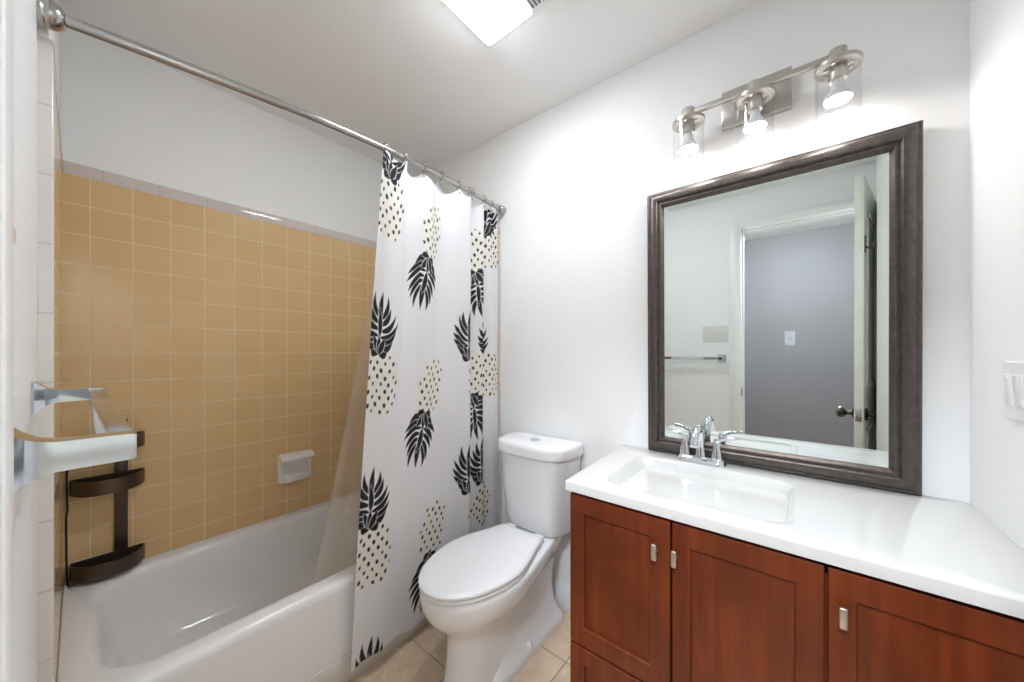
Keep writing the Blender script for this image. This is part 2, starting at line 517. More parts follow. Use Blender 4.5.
prof = [(0.012, zb - 0.002), (0.030, zb - 0.004), (0.046, zb - 0.014), (0.052, zb - 0.026), (0.048, zb - 0.036), (0.036, zb - 0.036), (0.026, zb - 0.044), (0.012, zb - 0.046)]
loft(b, [[Vector((XT + px, y, z)) for px, z in prof] for y in (ya + 0.002, ya + 0.006, yb_ - 0.006, yb_ - 0.002)])
obj('lip', b, M['soap'], sd)
b = new()                                       # bowed cup at the bottom
rr = []
for k in range(9):
    u = k / 8; y = ya + 0.018 + (yb_ - ya - 0.036) * u; d = 0.020 + 0.022 * math.sin(PI * u) ** 0.6
    rr.append([Vector((XT + 0.010, y, za + 0.006)), Vector((XT + 0.012 + d * 0.7, y, za + 0.008)), Vector((XT + 0.012 + d, y, za + 0.022)), Vector((XT + 0.012 + d, y, za + 0.045)),
               Vector((XT + 0.006 + d, y, za + 0.048)), Vector((XT + 0.006 + d * 0.9, y, za + 0.03)), Vector((XT + 0.010, y, za + 0.02))])
loft(b, rr)
obj('cup', b, M['soap'], sd)

# ------------------------------------------------------------------ shower caddy in the tub corner
cd = empty('shower_caddy', (XT + 0.02, 0.08, ZR), 'dark three-tier metal shower caddy in the corner over the tub', 'caddy')
b = new(); box(b, (XT + 0.004, 0.088, 0.43), (XT + 0.009, 0.124, 0.96), 0.001); obj('back_strip', b, M['bronze'], cd)
for zt in (0.905, 0.757, 0.455):
    # D-shaped basket, flat side on the tiles
    out = []
    y0, y1, dep, r = -0.020, 0.168, 0.105, 0.02
    for k in range(25):
        u = k / 24; y = y0 + (y1 - y0) * u
        out.append((XT + 0.03 + (dep - 0.03) * (1 - abs(2 * u - 1) ** 3.2), y))
    fp = [(XT + 0.010, y0)] + out + [(XT + 0.010, y1)]
    b = new()
    hi_, lo_ = zt, zt - 0.052
    rings = [[Vector((x, y, lo_)) for x, y in fp], [Vector((x, y, hi_)) for x, y in fp]]
    cx, cy = XT + 0.05, (y0 + y1) / 2
    def shrink(s): return [(cx + (x - cx) * (1 - s * 1.3), cy + (y - cy) * (1 - s * 0.7)) for x, y in fp]
    rings.append([Vector((x, y, hi_)) for x, y in shrink(0.05)])
    rings.append([Vector((x, y, lo_ + 0.006)) for x, y in shrink(0.06)])
    loft(b, rings)
    bk = obj('basket', b, M['bronze'], cd)
    b = new()
    pts = shrink(0.075)
    loft(b, [[Vector((x, y, lo_ + 0.0065)) for x, y in pts], [Vector((x, y, lo_ + 0.0105)) for x, y in pts]])
    for i in range(2):
        for j in range(7):
            lathe(b, [(0.006, 0), (0.006, 0.003), (0.003, 0.0045)], (XT + 0.035 + i * 0.03, y0 + 0.03 + j * 0.0215, lo_ + 0.0105), seg=10)
    obj('mat', b, M['black'], bk, label='black ribbed basket mat')
b = new()
tube(b, spline([(XT + 0.02, -0.022, 0.90), (XT + 0.022, -0.026, 0.75), (XT + 0.03, -0.024, 0.66), (XT + 0.022, -0.027, 0.62), (XT + 0.02, -0.026, 0.45), (XT + 0.024, -0.024, 0.395), (XT + 0.05, -0.02, 0.392), (XT + 0.068, -0.012, 0.400), (XT + 0.072, -0.006, 0.418)], 6), 0.0028, 8)
obj('side_wire', b, M['black'], cd)

# ------------------------------------------------------------------ towel bar on the rough wall
tb = empty('towel_bar', (-0.735, -0.045, 1.144), 'square chrome towel bar on the rough white wall', 'towel bar')
ZB, YB = 1.144, 0.031
b = new(); box(b, (-1.042, YB - 0.019, ZB - 0.010), (-0.428, YB, ZB + 0.010), 0.0015); obj('bar', b, M['chrome_bar'], tb)
for x in (-0.438, -1.032):
    w0 = ywall(x)
    b = new(); rings = []
    for y, h in ((w0 - 0.002, 0.026), (w0 + 0.004, 0.026), (w0 + 0.007, 0.0235), (w0 + 0.013, 0.0175), (w0 + 0.021, 0.0125), (w0 + 0.03, 0.0105), (YB - 0.004, 0.010), (YB, 0.0092)):
        rings.append([Vector((x + sx * h, y, ZB + sz * (h + 0.0006))) for sx, sz in ((-1, -1), (1, -1), (1, 1), (-1, 1))])
    loft(b, rings)
    obj('post', b, M['chrome_bar'], tb, smooth=30)

# ------------------------------------------------------------------ curtain rod
RX0, RX1, RZ0, RZ1 = -1.257, -1.256, 1.950, 1.993


def rod_at(y):                                  # the rod bows out slightly towards the room
    u = (y + 0.045) / 1.5
    sn = math.sin(PI * min(max(u, 0), 1))
    return Vector((RX0 + (RX1 - RX0) * u + 0.058 * sn, y, RZ0 + (RZ1 - RZ0) * u + 0.007 * sn))


rod = empty('curtain_rod', rod_at(0.7), 'stainless steel curtain rod spanning the tub from wall to wall', 'curtain rod')
b = new()
tube(b, [rod_at(-0.03 + 0.42 * k / 12) for k in range(13)], 0.0122, 20)
tube(b, [rod_at(0.388 + 1.06 * k / 24) for k in range(25)], 0.0105, 20)
obj('tube', b, M['steel'], rod, smooth=60)
ax = (rod_at(0.1) - rod_at(0)); ax1 = rod_at(1.45) - rod_at(1.35)
pf = [(0, 0), (0.031, 0), (0.031, 0.010), (0.028, 0.013), (0.0285, 0.024), (0.026, 0.030), (0.021, 0.036), (0.014, 0.040), (0, 0.040)]
b = new(); lathe(b, pf, rod_at(ywall(RX0) - 0.001), ax, 32); obj('flange', b, M['steel'], rod)
b = new(); lathe(b, [(0, 0), (0.021, 0), (0.021, 0.03), (0.018, 0.036), (0.012, 0.04), (0, 0.04)], rod_at(YM), -ax1, 32); obj('flange', b, M['steel'], rod)

# ------------------------------------------------------------------ shower curtain
ST = 0.0028
S_TOT, Z0C, Z1C = 1.0, 0.075, 1.962
TOPP = [(0, 0.748, -1.252), (0.05, 0.775, -1.238), (0.10, 0.815, -1.236), (0.145, 0.853, -1.248), (0.17, 0.866, -1.275), (0.24, 0.93, -1.288), (0.31, 0.985, -1.256), (0.39, 1.04, -1.292), (0.47, 1.105, -1.288), (0.53, 1.16, -1.256),
        (0.60, 1.222, -1.262), (0.615, 1.219, -1.276), (0.66, 1.206, -1.325), (0.69, 1.232, -1.322), (0.77, 1.305, -1.272), (0.79, 1.323, -1.266), (0.80, 1.322, -1.276), (0.85, 1.306, -1.326), (0.88, 1.334, -1.322), (0.94, 1.39, -1.286), (1.0, 1.449, -1.282)]
BOTP = [(0, 0.625, -1.262), (0.05, 0.672, -1.252), (0.10, 0.722, -1.247), (0.145, 0.767, -1.25), (0.17, 0.79, -1.254), (0.24, 0.857, -1.262), (0.31, 0.926, -1.262), (0.39, 1.005, -1.252), (0.47, 1.085, -1.256), (0.53, 1.146, -1.262),
        (0.60, 1.215, -1.258), (0.615, 1.213, -1.272), (0.66, 1.200, -1.288), (0.69, 1.222, -1.288), (0.77, 1.30, -1.274), (0.79, 1.317, -1.27), (0.80, 1.322, -1.271), (0.85, 1.345, -1.284), (0.88, 1.365, -1.286), (0.94, 1.41, -1.276), (1.0, 1.452, -1.282)]


def cloth_path(P, s):
    """smooth resampling of a folded path (Catmull-Rom by table)"""
    P = np.array(P); ss = np.linspace(0, 1, 1201)
    k = np.clip(np.searchsorted(P[:, 0], ss, side='right') - 1, 0, len(P) - 2)
    tt = (ss - P[k, 0]) / (P[k + 1, 0] - P[k, 0])
    tg = np.gradient(P[:, 1:], P[:, 0], axis=0)
    h = (P[k + 1, 0] - P[k, 0])[:, None]; tt = tt[:, None]
    v = (2 * tt ** 3 - 3 * tt ** 2 + 1) * P[k, 1:] + (tt ** 3 - 2 * tt ** 2 + tt) * h * tg[k] + (-2 * tt ** 3 + 3 * tt ** 2) * P[k + 1, 1:] + (tt ** 3 - tt ** 2) * h * tg[k + 1]
    ker = np.hanning(15); ker /= ker.sum()
    for c in range(2):
        pad = np.concatenate([2 * v[0, c] - v[7:0:-1, c], v[:, c], 2 * v[-1, c] - v[-2:-9:-1, c]])
        v[:, c] = np.convolve(pad, ker, 'valid')
    return np.stack([np.interp(s, ss, v[:, 0]), np.interp(s, ss, v[:, 1])], -1)


HOOKS = [0.03, 0.145, 0.265, 0.395, 0.52, 0.60, 0.70, 0.79, 0.87, 0.935, 0.985]


def curtain_grid():
    ns, nz = int(S_TOT / ST) + 1, int((Z1C - Z0C) / ST) + 1
    s = np.linspace(0, S_TOT, ns); w = np.linspace(0, 1, nz)
    T = cloth_path(TOPP, s); B = cloth_path(BOTP, s)
    rx = np.array([rod_at(float(y)) for y in T[:, 0]])
    xn = T[:, 1] + rx[:, 0] + 1.268
    T = np.stack([T[:, 0] * xn / T[:, 1], xn], -1)
    hk = np.array(HOOKS); i = np.clip(np.searchsorted(hk, s) - 1, 0, len(hk) - 2)
    u = np.clip((s - hk[i]) / (hk[i + 1] - hk[i]), 0, 1)
    sag = 0.26 * (hk[i + 1] - hk[i]) * np.sin(PI * u) ** 1.0
    ztop = rx[:, 2] - 0.017 - sag
    zbot = Z0C + 0.010 * np.sin(s * 17) + 0.006 * np.sin(s * 41) - 0.02 * np.exp(-s / 0.05)
    W, SS = np.meshgrid(w, s, indexing='ij')
    e = W ** 1.15
    Y = B[None, :, 0] * (1 - e) + T[None, :, 0] * e
    X = B[None, :, 1] * (1 - e) + T[None, :, 1] * e
    Z = zbot[None, :] * (1 - W) + ztop[None, :] * W
    X = X + 0.0025 * np.sin(SS * 60 + 3 * np.sin(W * 5)) * W
    return SS, W, X, Y, Z


# print: (kind, centre s, centre z, width, height, tilt) in fabric metres; up = +1 upright, -1 inverted
PRINT = [('body_up', 0.058, 1.772, 0.158, 0.245, 0),
         ('crown_up', 0.05, 1.992, 0.17, 0.235, 0),
         ('body_up', 0.06, 1.11, 0.158, 0.245, 0),
         ('crown_up', 0.042, 1.335, 0.17, 0.235, 0),
         ('body_up', 0.066, 0.462, 0.158, 0.245, 0),
         ('crown_up', 0.046, 0.683, 0.17, 0.235, 0),
         ('crown_up', 0.068, 0.035, 0.17, 0.235, 0),
         ('body_dn', 0.345, 1.752, 0.15, 0.235, -0.2),
         ('crown_dn', 0.286, 1.52, 0.165, 0.24, -0.2),
         ('body_dn', 0.35, 1.085, 0.15, 0.235, -0.2),
         ('crown_dn', 0.285, 0.862, 0.165, 0.24, -0.2),
         ('body_dn', 0.372, 0.455, 0.15, 0.235, -0.2),
         ('crown_dn', 0.33, 0.225, 0.165, 0.24, -0.2),
         ('body_up', 0.65, 1.09, 0.158, 0.245, 0),
         ('crown_up', 0.575, 1.312, 0.17, 0.235, 0),
         ('body_up', 0.65, 0.43, 0.158, 0.245, 0),
         ('crown_up', 0.575, 0.668, 0.17, 0.235, 0),
         ('body_dn', 0.72, 1.74, 0.15, 0.235, 0.1),
         ('crown_dn', 0.762, 1.512, 0.165, 0.24, 0.1),
         ('body_dn', 0.72, 1.12, 0.15, 0.235, 0.1),
         ('crown_dn', 0.742, 0.895, 0.165, 0.24, 0.1),
         ('body_up', 0.925, 1.1, 0.158, 0.245, 0),
         ('crown_up', 0.835, 1.3, 0.17, 0.235, 0),
         ('body_up', 0.948, 1.775, 0.158, 0.245, 0),
         ('crown_up', 0.915, 1.95, 0.17, 0.235, 0),
         ('body_up', 0.825, 0.432, 0.19, 0.245, 0),
         ('crown_up', 0.785, 0.668, 0.17, 0.235, 0)]
INK, CREAM, WHITE = np.array(lin(26, 25, 27)[:3]), np.array(lin(243, 240, 233)[:3]), np.array(lin(240, 240, 243)[:3])


def sm(x, e=0.0022):
    return np.clip(x / e + 0.5, 0, 1)


def leaf_mask(S_, Z_, base, tip, wid, bend):
    bx, bz = base; dx, dz = tip[0] - bx, tip[1] - bz
    L = math.hypot(dx, dz); ux, uz = dx / L, dz / L
    a = (S_ - bx) * ux + (Z_ - bz) * uz; c = -(S_ - bx) * uz + (Z_ - bz) * ux
    tt = np.clip(a / L, 0, 1)
    c = c - bend * L * 4 * tt * (1 - tt)
    half = wid * np.power(np.sin(PI * np.power(tt, 0.75)), 0.9)
    inside = half - np.abs(c)
    inside = np.where((a < 0) | (a > L), -1, inside)
    return sm(inside)


def paint(S_, Z_):
    col = np.broadcast_to(WHITE, S_.shape + (3,)).copy()
    rnd = random.Random(11)
    for kind, cs, cz, wd, ht, tl in PRINT:
        up = 1 if kind in ('body_up', 'crown_up') else -1
        sel = (np.abs(S_ - cs) < 0.75 * max(wd, ht)) & (np.abs(Z_ - cz) < 0.75 * max(wd, ht))
        if not sel.any(): continue
        s_, z_ = S_[sel], Z_[sel]
        ct, sn = math.cos(tl), math.sin(tl)
        a = (s_ - cs) * ct + (z_ - cz) * sn; v = (-(s_ - cs) * sn + (z_ - cz) * ct) * up
        c0 = col[sel]
        if kind.startswith('body'):
            q = np.abs(a / (wd / 2)) ** 2.3 + np.abs(v / (ht / 2)) ** 2.5
            m0 = np.clip((1.0 - q) / 0.16, 0, 1)
            gx, gz = 0.036, 0.042
            ink = np.zeros_like(a); vein = np.zeros_like(a)
            # faint beige diamond scribble
            d1 = np.abs(((a / gx + v / gz) % 1) - 0.5); d2 = np.abs(((a / gx - v / gz) % 1) - 0.5)
            vein = np.maximum(sm(0.06 - d1, 0.05), sm(0.06 - d2, 0.05)) * 0.5
            nr = int(ht / gz) + 2
            for r in range(-nr, nr + 1):
                for k in range(-6, 7):
                    px = (k + (0.5 if r % 2 else 0)) * gx + rnd.uniform(-.003, .003)
                    pz = r * gz * 0.62 + rnd.uniform(-.003, .003)
                    if abs(px / (wd / 2)) ** 2.3 + abs(pz / (ht / 2)) ** 2.5 > 0.93: continue
                    sz = rnd.uniform(0.0046, 0.0070)
                    e = ((a - px) / sz) ** 2 + ((v - pz) / (sz * 1.45)) ** 2
                    ink = np.maximum(ink, np.clip((1.15 - e) / 0.5, 0, 1))
            c1 = CREAM[None] * (1 - 0.08 * vein[:, None] * np.array([0.6, 0.9, 1.6])[None])
            c1 = c1 * (1 - ink[:, None]) + INK[None] * ink[:, None]
            c0 = c0 * (1 - m0[:, None]) + c1 * m0[:, None]
        else:
            msk = np.zeros_like(a); gap = np.zeros_like(a)
            # central leaves, then side leaves in pairs from the top row down
            leaves = []
            rows = 7
            for i in range(rows):
                zb_ = -ht / 2 + ht * (0.60 - 0.094 * i)
                for sd_ in (-1, 1):
                    sp = wd / 2 * (0.36, 0.60, 0.84, 1.0, 0.98, 0.74, 0.42)[i] * rnd.uniform(0.9, 1.1)
                    rise = ht * (0.36, 0.31, 0.27, 0.22, 0.17, 0.11, 0.05)[i] * rnd.uniform(0.9, 1.1)
                    leaves.append(((sd_ * 0.003, zb_ - 0.012), (sd_ * sp, zb_ + rise), 0.0095 + 0.0006 * i, -sd_ * 0.13))
            leaves.append(((0, -ht * 0.02), (wd * 0.04, ht / 2), 0.0105, 0.03))
            leaves.append(((0, -ht * 0.22), (-wd * 0.03, ht * 0.24), 0.010, -0.03))
            for i in range(3):
                leaves.append(((0, -ht / 2), ((i - 1) * wd * 0.17, -ht / 2 + ht * 0.30), 0.011, 0.0))
            for ba, ti, wi, be in leaves:
                lm = leaf_mask(a, v, ba, ti, wi, be)
                halo = leaf_mask(a, v, ba, ti, wi + 0.0022, be)
                L = math.hypot(ti[0] - ba[0], ti[1] - ba[1])
                msk = np.maximum(msk * (1 - halo * 0.9), lm)
            c0 = c0 * (1 - msk[:, None]) + INK[None] * msk[:, None]
        col[sel] = c0
    return col


SS, WW, X, Y, Z = curtain_grid()
col = paint(SS, Z0C + WW * (Z1C - Z0C))
nz, ns = SS.shape
rodc = rod_at(1.1)
co = np.stack([X - rodc.x, Y - rodc.y, Z], -1).reshape(-1, 3).astype(np.float32)
idx = np.arange(nz * ns).reshape(nz, ns)
quads = np.stack([idx[:-1, :-1], idx[:-1, 1:], idx[1:, 1:], idx[1:, :-1]], -1).reshape(-1, 4)
me = bpy.data.meshes.new('shower_curtain')
me.vertices.add(len(co)); me.vertices.foreach_set('co', co.ravel())
me.loops.add(quads.size); me.loops.foreach_set('vertex_index', quads.ravel().astype(np.int32))
me.polygons.add(len(quads)); me.polygons.foreach_set('loop_start', (np.arange(len(quads)) * 4).astype(np.int32))
me.polygons.foreach_set('use_smooth', np.ones(len(quads), dtype=bool))
me.update(calc_edges=True); me.validate()
ca = me.color_attributes.new('print', 'FLOAT_COLOR', 'POINT')
ca.data.foreach_set('color', np.concatenate([col.reshape(-1, 3), np.ones((len(co), 1))], 1).astype(np.float32).ravel())
me.materials.append(M['cloth'])
cur = bpy.data.objects.new('shower_curtain', me); C.objects.link(cur)
cur.location = (rodc.x, rodc.y, 0)
tag(cur, 'white shower curtain printed with black and cream pineapples hanging beside the tub', 'shower curtain')

# hooks that carry the curtain
ORD = ['first', 'second', 'third', 'fourth', 'fifth', 'sixth', 'seventh', 'eighth', 'ninth', 'tenth', 'eleventh']
proto = None
for i, y in enumerate([float(Y[-1, int(h_ / ST)]) for h_ in HOOKS]):
    c = rod_at(float(y))
    if proto is None:
        b = new()
        pts = []
        for k in range(26):                       # open loop over the rod, straight shank down to the cloth
            a = -0.35 * PI + 1.7 * PI * k / 25
            pts.append((0.0155 * math.cos(a), 0, 0.004 + 0.0165 * math.sin(a)))
        pts += [(-0.007, 0, -0.018), (-0.002, 0, -0.032), (0.002, 0, -0.040), (0.006, 0, -0.036), (0.006, 0, -0.03)]
        tube(b, spline(pts, 2), 0.0016, 8)
        b.transform(Matrix.Translation(c))
        proto = single('curtain_ring', b, M['steel'], c, 'x', 'curtain ring', 'curtain rings on the rod')
        o = proto
    else:
        o = proto.copy(); C.objects.link(o); o.location = c
    o['label'] = 'thin metal curtain ring on the rod, %s from the left edge of the curtain' % ORD[i]

# sheer liner hanging inside the tub
b = new(); rows = []
for k in range(40):
    w = k / 39; z = 0.30 + (1.955 - 0.30) * w
    row = []
    for j in range(60):
        u = j / 59
        yt = 0.80 + 0.64 * u; yb = 0.535 + (1.44 - 0.535) * u
        e = w ** 0.9
        y = yb * (1 - e) + yt * e
        zz = z - (0.004 if k == 39 else 0)
        xr = rod_at(y).x
        x = (xr - 0.085) * e + (-1.412) * (1 - e) + 0.010 * math.sin(u * 42 + 1.0) * (0.4 + 0.6 * w) + (0.006 * math.sin(u * 17) if w < 0.9 else 0)
        row.append(Vector((x, y, zz)))
    rows.append(row)
loft(b, rows, False, False, closed=False)
single('shower_liner', b, M['liner'], (-1.38, 1.0, 0.3), 'sheer beige shower curtain liner hanging inside the tub behind the printed curtain', 'shower liner', smooth=80)

# ------------------------------------------------------------------ toilet
TX = -0.945


def egg(yf, yc, yb, hw, hwb, z, rb=0.03, sh=2.0, x0=TX):
    """outline in plan: elliptic front, sides easing from hw to hwb at the back"""
    half = []
    for k in range(13):
        a = PI / 2 * k / 12
        half.append((hw * math.sin(a) ** (2 / sh), yc - (yc - yf) * math.cos(a) ** (2 / sh)))
    for k in range(1, 9):
        u = k / 8; e = u * u * (3 - 2 * u)
        e = 0.5 * e + 0.5 * u ** 1.5
        half.append((hw + (hwb - hw) * e, yc + (yb - rb - yc) * u))
    for k in range(1, 6):
        a = PI / 2 * k / 5
        half.append((hwb - rb + rb * math.cos(a), yb - rb + rb * math.sin(a)))
    left = [(-x, y) for x, y in reversed(half[1:])]
    pts = half + left
    return [Vector((x0 + x, y, z)) for x, y in pts]


toi = empty('toilet', (TX, 1.1, 0), 'white two-piece toilet with closed lid between the tub and the vanity', 'toilet')
b = new()
rings = [egg(0.805, 1.02, 1.41, 0.090, 0.066, 0.0, 0.04, 2.6), egg(0.807, 1.02, 1.41, 0.088, 0.064, 0.03, 0.04, 2.6), egg(0.813, 1.02, 1.40, 0.083, 0.058, 0.07, 0.04, 2.6),
         egg(0.822, 1.02, 1.38, 0.079, 0.054, 0.14, 0.04, 2.5), egg(0.822, 1.02, 1.37, 0.079, 0.052, 0.20, 0.04, 2.4), egg(0.812, 1.02, 1.37, 0.087, 0.055, 0.235, 0.04, 2.2),
         egg(0.790, 1.01, 1.38, 0.108, 0.062, 0.262, 0.04, 2.1), egg(0.760, 1.00, 1.40, 0.137, 0.072, 0.292, 0.04, 2.0), egg(0.735, 0.99, 1.42, 0.160, 0.084, 0.325, 0.04, 2.0),
         egg(0.722, 0.985, 1.435, 0.174, 0.096, 0.36, 0.04, 2.0), egg(0.720, 0.985, 1.44, 0.177, 0.102, 0.385, 0.04, 2.0), egg(0.722, 0.985, 1.44, 0.176, 0.102, 0.402, 0.04, 2.0), egg(0.730, 0.985, 1.435, 0.169, 0.097, 0.408, 0.04, 2.0)]
loft(b, rings)
obj('bowl', b, M['china'], toi, smooth=60)
b = new()                                        # spreading foot with the trapway shoulder
fr = []
for z, hw, yf, yb in ((0, 0.112, 0.93, 1.425), (0.022, 0.112, 0.93, 1.425), (0.034, 0.108, 0.935, 1.42), (0.05, 0.094, 0.95, 1.41), (0.10, 0.078, 0.98, 1.40), (0.17, 0.074, 1.03, 1.39), (0.24, 0.078, 1.06, 1.39), (0.30, 0.085, 1.06, 1.40)):
    fr.append(rrect(TX - hw, TX + hw, yf, yb, z, 0.05, 6))
loft(b, fr)
obj('foot', b, M['china'], toi, smooth=60)
for sx in (-1, 1):
    b = new(); lathe(b, [(0.015, 0), (0.015, 0.010), (0.012, 0.020), (0.006, 0.025), (0, 0.026)], (TX + sx * 0.096, 1.15, 0.030), seg=18)
    obj('bolt_cap', b, M['seat'], toi)
b = new()
rings = [egg(0.726, 0.985, 1.222, 0.168, 0.110, 0.4085, 0.03), egg(0.718, 0.985, 1.225, 0.174, 0.114, 0.412, 0.03), egg(0.716, 0.985, 1.225, 0.175, 0.114, 0.418, 0.03), egg(0.720, 0.985, 1.223, 0.172, 0.111, 0.423, 0.03)]
loft(b, rings)
obj('seat', b, M['seat'], toi, smooth=50)
b = new()
rings = [egg(0.722, 0.985, 1.230, 0.168, 0.110, 0.4245, 0.025), egg(0.715, 0.985, 1.234, 0.174, 0.114, 0.428, 0.025), egg(0.714, 0.985, 1.234, 0.175, 0.114, 0.436, 0.025), egg(0.720, 0.985, 1.231, 0.170, 0.110, 0.4415, 0.025),
         egg(0.735, 0.985, 1.222, 0.156, 0.098, 0.4440, 0.025), egg(0.80, 0.99, 1.19, 0.105, 0.065, 0.4465, 0.025), egg(0.90, 1.0, 1.11, 0.04, 0.03, 0.4475, 0.01)]
loft(b, rings)
obj('seat_lid', b, M['seat'], toi, smooth=50)
for sx in (-1, 1):
    b = new(); box(b, (TX + sx * 0.075 - 0.022, 1.228, 0.409), (TX + sx * 0.075 + 0.022, 1.262, 0.436), 0.006, 3); obj('hinge', b, M['seat'], toi)


def tank_ring(hw, yf, yb, z, x0=TX - 0.012):
    out = []
    N = 64
    yc_ = yb - 0.012
    for k in range(N):                           # back is flat, front is a bowed super-ellipse
        a = 2 * PI * k / N
        c_, s_ = math.cos(a), math.sin(a)
        x = hw * math.copysign(abs(c_) ** (2 / 5.0), c_)
        ly = (yc_ - yf) if s_ < 0 else (yb - yc_)
        y = yc_ + ly * math.copysign(abs(s_) ** (2 / (3.4 if s_ < 0 else 6.0)), s_)
        out.append(Vector((x0 + x, y, z)))
    return out


b = new()
loft(b, [tank_ring(0.150, 1.295, 1.440, 0.409), tank_ring(0.158, 1.283, 1.446, 0.420), tank_ring(0.163, 1.277, 1.448, 0.44), tank_ring(0.176, 1.262, 1.448, 0.60), tank_ring(0.186, 1.252, 1.448, 0.757)])
obj('tank', b, M['china'], toi, smooth=60)
b = new()
loft(b, [tank_ring(0.190, 1.247, 1.450, 0.7575), tank_ring(0.196, 1.240, 1.452, 0.760), tank_ring(0.197, 1.239, 1.452, 0.792), tank_ring(0.195, 1.241, 1.451, 0.803), tank_ring(0.189, 1.249, 1.448, 0.811), tank_ring(0.170, 1.270, 1.435, 0.8155), tank_ring(0.10, 1.32, 1.41, 0.8165)])
obj('tank_lid', b, M['china'], toi, smooth=60)
b = new(); lathe(b, [(0.023, 0), (0.023, 0.004), (0.020, 0.006), (0.0, 0.006)], (TX, 1.33, 0.8160)); box(b, (TX - 0.001, 1.311, 0.8215), (TX + 0.001, 1.349, 0.8226))
obj('flush_button', b, M['chrome'], toi)

# ------------------------------------------------------------------ vanity cabinet
VX0, VX1, VY, VZ = -0.550, XR - 0.002, 0.976, 0.799
ZD = 0.336
van = empty('vanity_cabinet', (-0.1, 1.2, 0), 'cherry wood vanity cabinet with three doors under the white countertop', 'vanity')
b = new()
box(b, (VX0, VY, 0.09), (VX0 + 0.016, YM - 0.002, VZ), 0.001); box(b, (VX1 - 0.016, VY, 0.09), (VX1, YM - 0.002, VZ), 0.001)
box(b, (VX0, VY, 0.09), (VX1, YM - 0.002, 0.106), 0.001); box(b, (VX0, YM - 0.010, 0.09), (VX1, YM - 0.002, VZ), 0.001)
for z0, z1 in ((VZ - 0.035, VZ), (ZD - 0.02, ZD + 0.02)): box(b, (VX0, VY, z0), (VX1, VY + 0.018, z1), 0.001)
for x in (-0.255, 0.041): box(b, (x - 0.02, VY, 0.09), (x + 0.02, VY + 0.018, VZ), 0.001)
box(b, (VX0 + 0.01, VY + 0.06, 0), (VX1 - 0.01, YM - 0.002, 0.095))
obj('carcass', b, M['wood'], van)


def shaker(x0, x1, z0, z1, sl, sr, rail):
    """frame-and-panel front, 20 mm thick"""
    b = new(); yf, yb = VY - 0.021, VY - 0.001
    A = [(x0, z0), (x1, z0), (x1, z1), (x0, z1)]
    I = [(x0 + sl, z0 + rail), (x1 - sr, z0 + rail), (x1 - sr, z1 - rail), (x0 + sl, z1 - rail)]
    d = 0.003
    def ring(P, y, k=0):
        s = ((1, 1), (-1, 1), (-1, -1), (1, -1))
        return [Vector((p[0] + k * q[0], y, p[1] + k * q[1])) for p, q in zip(P, s)]
    loft(b, [ring(A, yb), ring(A, yf + 0.002), ring(A, yf, 0.002), ring(I, yf), ring(I, yf + 0.003, 0.003), ring(I, yf + 0.009, 0.004), ring(I, yf + 0.009, 0.006)])
    return b


ZD = 0.336
doors = [(-0.548, -0.2575, 0.044, 0.050), (-0.2525, 0.0385, 0.040, 0.044), (0.0440, VX1 - 0.001, 0.040, 0.044)]
knobx = [-0.291, -0.243, 0.065]
names = ['left', 'middle', 'right']
for k, (x0, x1, sl, sr) in enumerate(doors):
    d = obj('door', shaker(x0, x1, ZD + 0.003, VZ - 0.011, sl, sr, 0.052), M['wood'], van, smooth=25)
    b = new(); kx = knobx[k]; yk = VY - 0.021
    lathe(b, [(0.005, 0), (0.0048, 0.016)], (kx, yk, 0.7065), (0, -1, 0), 14)
    box(b, (kx - 0.0065, yk - 0.026, 0.687), (kx + 0.0065, yk - 0.016, 0.728), 0.0025, 3)
    obj('knob', b, M['satin'], d, label='satin nickel bar knob')
    dr = obj('drawer', shaker(x0, x1, 0.10, ZD - 0.003, sl, sr, 0.048), M['wood'], van, smooth=25)
    b = new(); kx = (x0 + x1) / 2
    lathe(b, [(0.005, 0), (0.0048, 0.016)], (kx, yk, 0.215), (0, -1, 0), 14)
    box(b, (kx - 0.02, yk - 0.026, 0.2085), (kx + 0.02, yk - 0.016, 0.2215), 0.0025, 3)
    obj('knob', b, M['satin'], dr, label='satin nickel bar knob')

# ------------------------------------------------------------------ countertop with moulded basin
CX0, CX1, CY0, CY1, CZ = -0.560, XR - 0.001, 0.944, YM - 0.001, 0.829
ct = empty('countertop', (-0.12, 1.2, CZ), 'white countertop with a moulded rectangular sink on the cherry vanity', 'countertop')
b = new()
bx0, bx1, by0, by1 = -0.470, -0.018, 1.020, 1.352


def basin_ring(ins, z, r, fl=1.0):
    # left end slopes gently, right end is steep
    return rrect(bx0 + ins * fl, bx1 - ins, by0 + ins, by1 - ins, z, r, 8)


rings = [rrect(CX0, CX1, CY0, CY1, VZ + 0.0005, 0.004, 8), rrect(CX0, CX1, CY0, CY1, CZ - 0.005, 0.004, 8), rrect(CX0 + 0.0015, CX1, CY0 + 0.0015, CY1, CZ - 0.0015, 0.004, 8), rrect(CX0 + 0.005, CX1 - 0.002, CY0 + 0.005, CY1 - 0.002, CZ, 0.004, 8)]
for ins, z, r, fl in ((-0.012, CZ, 0.05, 1), (-0.004, CZ - 0.0012, 0.05, 1), (0.0, CZ - 0.004, 0.05, 1), (0.008, CZ - 0.022, 0.05, 2.6), (0.018, CZ - 0.06, 0.05, 3.4), (0.035, CZ - 0.095, 0.05, 3.0), (0.07, CZ - 0.112, 0.045, 2.0), (0.12, CZ - 0.118, 0.03, 1.5)):
    rings.append(basin_ring(ins, z, r, fl))
loft(b, rings)
for v in b.verts:                               # the left end is cut slightly out of square
    if v.co.x < CX0 + 0.01: v.co.x -= 0.028 * (v.co.y - CY0) / (CY1 - CY0)
obj('top', b, M['counter'], ct, smooth=50)
